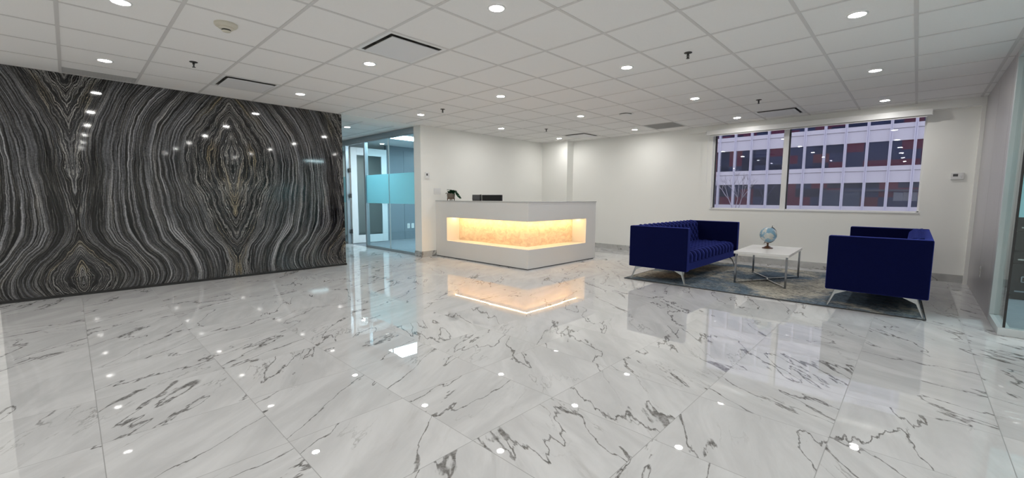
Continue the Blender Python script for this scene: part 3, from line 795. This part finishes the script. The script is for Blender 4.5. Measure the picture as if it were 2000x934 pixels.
# ------------------------------------------------------------------ reception desk
dk = empty('reception_desk', (-4.29, 4.855, 0), label='white L shaped reception desk with glowing amber stone niche', cat='reception desk')
ND = 0.30; ZT = 1.050; NB, NT = 0.315, 0.752
XA = -6.658 + 4.29; YB = 6.742 - 4.855; NX = -6.32 + 4.29; NY = 6.43 - 4.855
bm = bmesh.new()
def Lband(bm, z0, z1, d):
    prism(bm, [(XA, 0), (0, 0), (0, YB), (-d, YB), (-d, d), (XA, d)], z0, z1)
def Lframe():
    # lower band, upper band and the two closed ends as one continuous skin
    Lband(bm, 0.014, NB, ND + 0.02)
    Lband(bm, NT, ZT, ND + 0.02)
    box(bm, XA, NX, 0, ND + 0.02, NB, NT)
    box(bm, -ND - 0.02, 0, NY, YB, NB, NT)
Lframe()
obj('body', bm, M['desk'], dk)
bm = bmesh.new(); prism(bm, [(XA, -0.008), (0.008, -0.008), (0.008, YB + 0.008), (-0.42, YB + 0.008), (-0.42, 0.42), (XA, 0.42)], ZT, ZT + 0.014)
obj('countertop', bm, M['desk_top'], dk, bevel=0.002)
bm = bmesh.new(); prism(bm, [(NX, ND), (-ND, ND), (-ND, NY), (-ND - 0.02, NY), (-ND - 0.02, ND + 0.02), (NX, ND + 0.02)], NB, NT)
o = obj('stone_panel', bm, M['onyx'], dk); o['label'] = 'amber onyx panel'  # stone's own warm colour, lit by the led strip above
bm = bmesh.new(); prism(bm, [(XA, 0.02), (-0.02, 0.02), (-0.02, YB - 0.02), (-0.25, YB - 0.02), (-0.25, 0.25), (XA, 0.25)], 0, 0.014)
obj('plinth', bm, M['grey_plastic'], dk)
q = 0.18
bm = bmesh.new(); prism(bm, [(NX + 0.02, q - 0.005), (-q + 0.005, q - 0.005), (-q + 0.005, NY - 0.02), (-q - 0.005, NY - 0.02), (-q - 0.005, q + 0.005), (NX + 0.02, q + 0.005)], NT - 0.006, NT)
obj('led_strip', bm, M['led'], dk)
boxobj('worktop', [(XA, -ND - 0.02, ND + 0.02, 1.0, 0.70, 0.73), (-0.95, -ND - 0.02, 1.0, YB, 0.70, 0.73), (XA, XA + 0.03, 0.32, 1.0, 0, 0.70), (-0.95, -0.32, YB - 0.03, YB, 0, 0.70)], M['desk'], dk)

# things on and behind the counter
ZC = ZT + 0.014
pt = empty('potted_plant', (-6.40, 5.02, ZC), label='small green plant drooping from a weathered pot on the left end of the counter', cat='plant')
bm = bmesh.new(); lathe(bm, [(0.055, 0.035), (0.068, 0.04), (0.075, 0.09), (0.078, 0.135), (0.070, 0.135), (0.068, 0.12), (0, 0.118)], n=24); obj('pot', bm, M['pot'], pt, smooth='auto')
bm = bmesh.new()
for a in (0.6, 2.2, 3.9, 5.4): tube(bm, [(0.066 * math.cos(a), 0.066 * math.sin(a), 0.0), (0.060 * math.cos(a), 0.060 * math.sin(a), 0.05)], 0.009, n=8)
lathe(bm, [(0.070, 0.03), (0.074, 0.03), (0.074, 0.048), (0.070, 0.048)], n=24)
obj('stand', bm, M['wood'], pt)
bm = bmesh.new(); random.seed(11)
def leaf(bm, p, d, l, w):
    d = d.normalized(); s = d.cross(Vector((0, 0, 1))).normalized(); prev = None
    for i in range(7):
        t = i / 6; c = p + d * (l * t) + Vector((0, 0, -l * 0.75 * t * t + 0.25 * l * t)); ww = w * math.sin(PI * min(1, t * .92 + .06)) * .5
        a = bm.verts.new(c + s * ww + Vector((0, 0, ww * .25))); b2 = bm.verts.new(c); c2 = bm.verts.new(c - s * ww + Vector((0, 0, ww * .25)))
        if prev: bm.faces.new((prev[0], prev[1], b2, a)); bm.faces.new((prev[1], prev[2], c2, b2))
        prev = (a, b2, c2)
for i in range(48):
    a = random.uniform(0, 2 * PI); el = random.uniform(0.2, 1.3)
    base = Vector((random.uniform(-.04, .05), random.uniform(-.04, .04), 0.13 + random.uniform(0, .045)))
    leaf(bm, base, Vector((math.cos(a), math.sin(a), el)), random.uniform(.06, .10), random.uniform(.05, .07))
for i in range(30):  # trailing side
    t = i / 29
    p = Vector((0.05 + 0.045 * t, 0.03 + 0.07 * t, 0.175 - 0.11 * t))
    a = random.uniform(-.7, 2.0)
    leaf(bm, p, Vector((math.cos(a), math.sin(a), random.uniform(-.3, .5))), .07, .055)
tube(bm, [(0.0, 0, 0.12), (0.04, 0.02, 0.185), (0.08, 0.06, 0.15), (0.10, 0.10, 0.06)], 0.003, n=6)
obj('foliage', bm, M['leaf'], pt, smooth=True)
dv = empty('desk_device', (-5.655, 5.02, ZC), PI * 0.20, label='small dark grey box shaped device beside the monitor on the counter', cat='device')
bm = bmesh.new()
prism(bm, [(-0.075, -0.045), (0.06, -0.045), (0.06, 0.05), (-0.075, 0.05)], 0.0, 0.018)
obj('base', bm, M['grey_plastic'], dv, bevel=0.003)
bm = bmesh.new(); vs = box(bm, -0.085, 0.055, -0.02, 0.03, 0.018, 0.108)
for v in vs:
    if v.co.z > 0.1: v.co.y += 0.012
obj('housing', bm, M['grey_plastic'], dv, bevel=0.004)
boxobj('side_screen', (0.055, 0.075, -0.03, 0.045, 0.0, 0.112), M['black'], dv, bevel=0.003)
mn = empty('monitor', (-5.725, 5.45, 0.73), 0.0, label='black computer monitor rising just above the counter', cat='monitor')
boxobj('screen', (-0.262, 0.262, -0.015, 0.02, 0.12, 0.443), M['black'], mn, bevel=0.004)
boxobj('stand', [(-0.03, 0.03, 0.02, 0.045, 0.0, 0.30)], M['black'], mn, bevel=0.003)
boxobj('foot', (-0.12, 0.12, -0.06, 0.12, 0.0, 0.012), M['black'], mn, bevel=0.003)

# ------------------------------------------------------------------ rug
bm = bmesh.new()
nx, ny = 40, 30
c0 = [(-2.90, 5.335), (0.14, 5.435), (0.08, 7.90), (-2.95, 7.78)]
def rp2(u, v):
    a = Vector(c0[0]).lerp(Vector(c0[1]), u); b2 = Vector(c0[3]).lerp(Vector(c0[2]), u); return a.lerp(b2, v)
prism(bm, [tuple(rp2(u, v)) for u, v in ((0, 0), (1, 0), (1, 1), (0, 1))], 0.0005, 0.009)
rug = obj('area_rug', bm, M['rug'])
tag(rug, 'distressed blue, cream and charcoal rug under the sofas and table', 'rug')
bm = bmesh.new()
cs = [Vector((*rp2(u, v), 0.0055)) for u, v in ((0, 0), (1, 0), (1, 1), (0, 1), (0, 0))]
for a, b2 in zip(cs, cs[1:]): tube(bm, [a, b2], 0.0055, n=6)
obj('binding', bm, M['rug_edge'], rug)

# ------------------------------------------------------------------ sofas
# local frame: back along -X side, facing +X, length along +Y, origin at centre of footprint
def tufted(bm, rows, colsn, prof, y0, y1, sy, st, depth, vlim=None, arms=0.0):
    """prof(t)->(x,z,nx,nz) with t arc length 0..Tt ; grid displaced along normal"""
    Tt = prof[-1]
    fn = prof[0]
    grid = []
    for i in range(rows + 1):
        t = Tt * i / rows
        x, z, nx_, nz_ = fn(t); row = []
        for j in range(colsn + 1):
            y = y0 + (y1 - y0) * j / colsn
            v = t / st; u_ = (y - y0) / sy
            if vlim is not None and t > vlim:
                # below the last buttons: straight pleats
                k = (t - vlim) / (Tt - vlim)
                hgt = abs(math.sin(PI * (u_ + (vlim / st)))) ** 0.5 * (1 - 0.35 * k)
                hgt = hgt
            else:
                hgt = (abs(math.sin(PI * (u_ + v))) * abs(math.sin(PI * (u_ - v)))) ** 0.36
            edge = min(1, (y - y0) / 0.05, (y1 - y) / 0.05)
            edge = max(0, edge) ** 0.5
            d = depth * hgt * edge - depth * (1 - edge) * 0.5
            row.append(bm.verts.new((x + nx_ * d, y, z + nz_ * d)))
        grid.append(row)
    for a, b2 in zip(grid, grid[1:]):
        for j in range(colsn): bm.faces.new((a[j], a[j + 1], b2[j + 1], b2[j]))

def make_sofa(label, W, LY):
    e = empty('sofa', label=label, cat='sofa', group='pair of navy velvet tufted sofas')
    zb, zt, arm = 0.185, 0.745, 0.10
    hw = W / 2; hl = LY / 2
    # frame shell: back board plus rail
    boxobj('frame', [(-hw, hw - 0.03, -hl + arm, hl - arm, zb, 0.29), (-hw, -hw + 0.09, -hl + arm, hl - arm, 0.29, zt)], M['velvet'], e, bevel=0.012, bseg=3)
    boxobj('armrest', (-hw, hw, -hl, -hl + arm, zb, zt + 0.003), M['velvet'], e, bevel=0.014, bseg=3)
    boxobj('armrest', (-hw, hw, hl - arm, hl, zb, zt + 0.003), M['velvet'], e, bevel=0.014, bseg=3)
    # seat
    bx = -hw + 0.19; fx = hw - 0.045; zs = 0.405; r = 0.055
    flat = fx - r - bx
    def seat(t):
        if t < flat: return bx + t, zs, 0, 1
        t2 = t - flat; arc = r * PI / 2
        if t2 < arc:
            a = t2 / r; return fx - r + r * math.sin(a), zs - r + r * math.cos(a), math.sin(a), math.cos(a)
        return fx, zs - r - (t2 - arc), 1, 0
    Tt = flat + r * PI / 2 + 0.06
    sy = (LY - 2 * arm) / 14; st = flat / 3.5
    bm = bmesh.new(); tufted(bm, 64, 336, (seat, Tt), -hl + arm + 0.003, hl - arm - 0.003, sy * 1.0, st, 0.030, vlim=flat)
    so = obj('seat', bm, M['velvet'], e, smooth=True)
    boxobj('seat_base', (bx - 0.02, fx - 0.01, -hl + arm, hl - arm, 0.28, zs - 0.07), M['velvet'], so)
    # tufted back: from top roll down to seat
    bxx = -hw + 0.165; rr = 0.05
    def back(t):
        arc = rr * PI / 2
        if t < 0.05: return bxx - rr - 0.05 + t, zt - 0.01, 0, 1
        if t < 0.05 + arc:
            a = (t - 0.05) / rr; return bxx - rr + rr * math.sin(a), zt - 0.01 - rr + rr * math.cos(a), math.sin(a), math.cos(a)
        t2 = t - 0.05 - arc
        return bxx + t2 * 0.10, zt - 0.01 - rr - t2, 1, 0.1
    bm = bmesh.new(); tufted(bm, 48, 336, (back, 0.05 + rr * PI / 2 + 0.30), -hl + arm + 0.003, hl - arm - 0.003, sy, 0.125, 0.026)
    bo = obj('backrest', bm, M['velvet'], e, smooth=True)
    boxobj('back_filling', (-hw + 0.08, bxx - 0.012, -hl + arm, hl - arm, 0.32, zt - 0.045), M['velvet'], bo)
    # chrome legs: two tapering blades meeting at the corner
    for sx in (-1, 1):
        for sgy in (-1, 1):
            bm = bmesh.new()
            fx_, fy_ = sx * (hw - 0.02), sgy * (hl - 0.03)   # foot
            cx_, cy_ = sx * (hw - 0.075), sgy * (hl - 0.055)   # top corner
            th = 0.007
            for (ax, ay, wt) in ((-sx, 0, 0.12), (0, -sgy, 0.09)):
                nrm = Vector((0, sgy, 0)) if ax else Vector((sx, 0, 0))
                T0 = Vector((cx_, cy_, zb)); T1 = T0 + Vector((ax, ay, 0)) * wt
                M0 = Vector((cx_, cy_, zb)).lerp(Vector((fx_, fy_, 0.010)), 0.30); M1 = M0 + Vector((ax, ay, 0)) * 0.024
                B0 = Vector((fx_, fy_, 0.010)); B1 = B0 + Vector((ax, ay, 0)) * 0.012
                outer = [T0, T1, M1, B1, B0, M0]
                f1 = [bm.verts.new(p) for p in outer]; f2 = [bm.verts.new(p - nrm * th) for p in outer]
                bm.faces.new(f1); bm.faces.new(f2[::-1])
                for i in range(6): bm.faces.new((f1[i], f2[i], f2[(i + 1) % 6], f1[(i + 1) % 6]))
            obj('leg', bm, M['leg_chrome'], e)
    return e
s1 = make_sofa('navy velvet tufted sofa left of the coffee table, its open seat facing right', 0.80, 2.16)
s1.location = (-2.455, 6.445, 0); s1.rotation_euler.z = 0.0
s2 = make_sofa('navy velvet sofa right of the coffee table, seen from its dark side', 0.785, 2.12)
s2.location = (-0.245, 6.515, 0); s2.rotation_euler.z = PI

# ------------------------------------------------------------------ coffee table and globe
ct = empty('coffee_table', (-1.412, 6.585, 0.0115), math.radians(2.2), label='rectangular white topped coffee table with chrome legs on the rug', cat='table')
tw, tl, tz = 0.31, 0.545, 0.424
boxobj('tabletop', (-tw, tw, -tl, tl, tz - 0.032, tz), M['table'], ct, bevel=0.002)
lx, ly = tw - 0.025, tl - 0.03
for sx in (-1, 1):
    for sy_ in (-1, 1):
        boxobj('leg', (sx * lx - 0.011, sx * lx + 0.011, sy_ * ly - 0.011, sy_ * ly + 0.011, 0, tz - 0.032), M['dark_chrome'], ct, bevel=0.001)
for sy_ in (-1, 1):
    bm = bmesh.new()
    for sx in (-1, 1): tube(bm, [(sx * lx, sy_ * ly, 0.010), (0, sy_ * 0.045, 0.010)], 0.008, square=True)
    obj('stretcher', bm, M['chrome'], ct)
bm = bmesh.new(); tube(bm, [(0, -0.05, 0.010), (0, 0.05, 0.010)], 0.008, square=True); obj('stretcher', bm, M['chrome'], ct)

ZG = 0.0115 + tz
gb = empty('desk_globe', (-1.46, 6.70, ZG), math.radians(44), label='small blue and silver globe on a wooden foot, on the coffee table', cat='globe')
bm = bmesh.new(); lathe(bm, [(0, 0), (0.066, 0.0), (0.068, 0.008), (0.060, 0.014), (0.045, 0.018), (0.030, 0.030), (0.014, 0.036), (0.010, 0.050), (0.013, 0.062), (0.010, 0.075), (0, 0.076)], n=32); obj('foot', bm, M['wood'], gb, smooth='auto')
R_ = 0.105; zc = 0.076 + 0.004 + R_ + 0.006
bm = bmesh.new(); bmesh.ops.create_uvsphere(bm, u_segments=48, v_segments=24, radius=R_)
bmesh.ops.translate(bm, verts=bm.verts, vec=(0, 0, zc)); obj('ball', bm, M['globe'], gb, smooth=True)
bm = bmesh.new(); pts = []
tilt = math.radians(23)
for i in range(33):
    a = -PI / 2 - tilt + (PI) * i / 32      # from lower left pole round the right side to the top pole
    pts.append((math.cos(a) * (R_ + 0.009), 0, zc + math.sin(a) * (R_ + 0.009)))
tube(bm, pts, 0.0045, n=8, square=True)
obj('meridian', bm, M['bronze'], gb)
for sgn in (-1, 1):
    bm = bmesh.new(); a = PI / 2 - tilt if sgn > 0 else -PI / 2 - tilt
    p0 = Vector((math.cos(a), 0, math.sin(a)))
    tube(bm, [p0 * (R_ - 0.004) + Vector((0, 0, zc)), p0 * (R_ + 0.022) + Vector((0, 0, zc)), p0 * (R_ + 0.030) + Vector((0, 0, zc))], [0.0035, 0.0035, 0.006], n=10)
    obj('pivot_pin', bm, M['bronze'], gb)
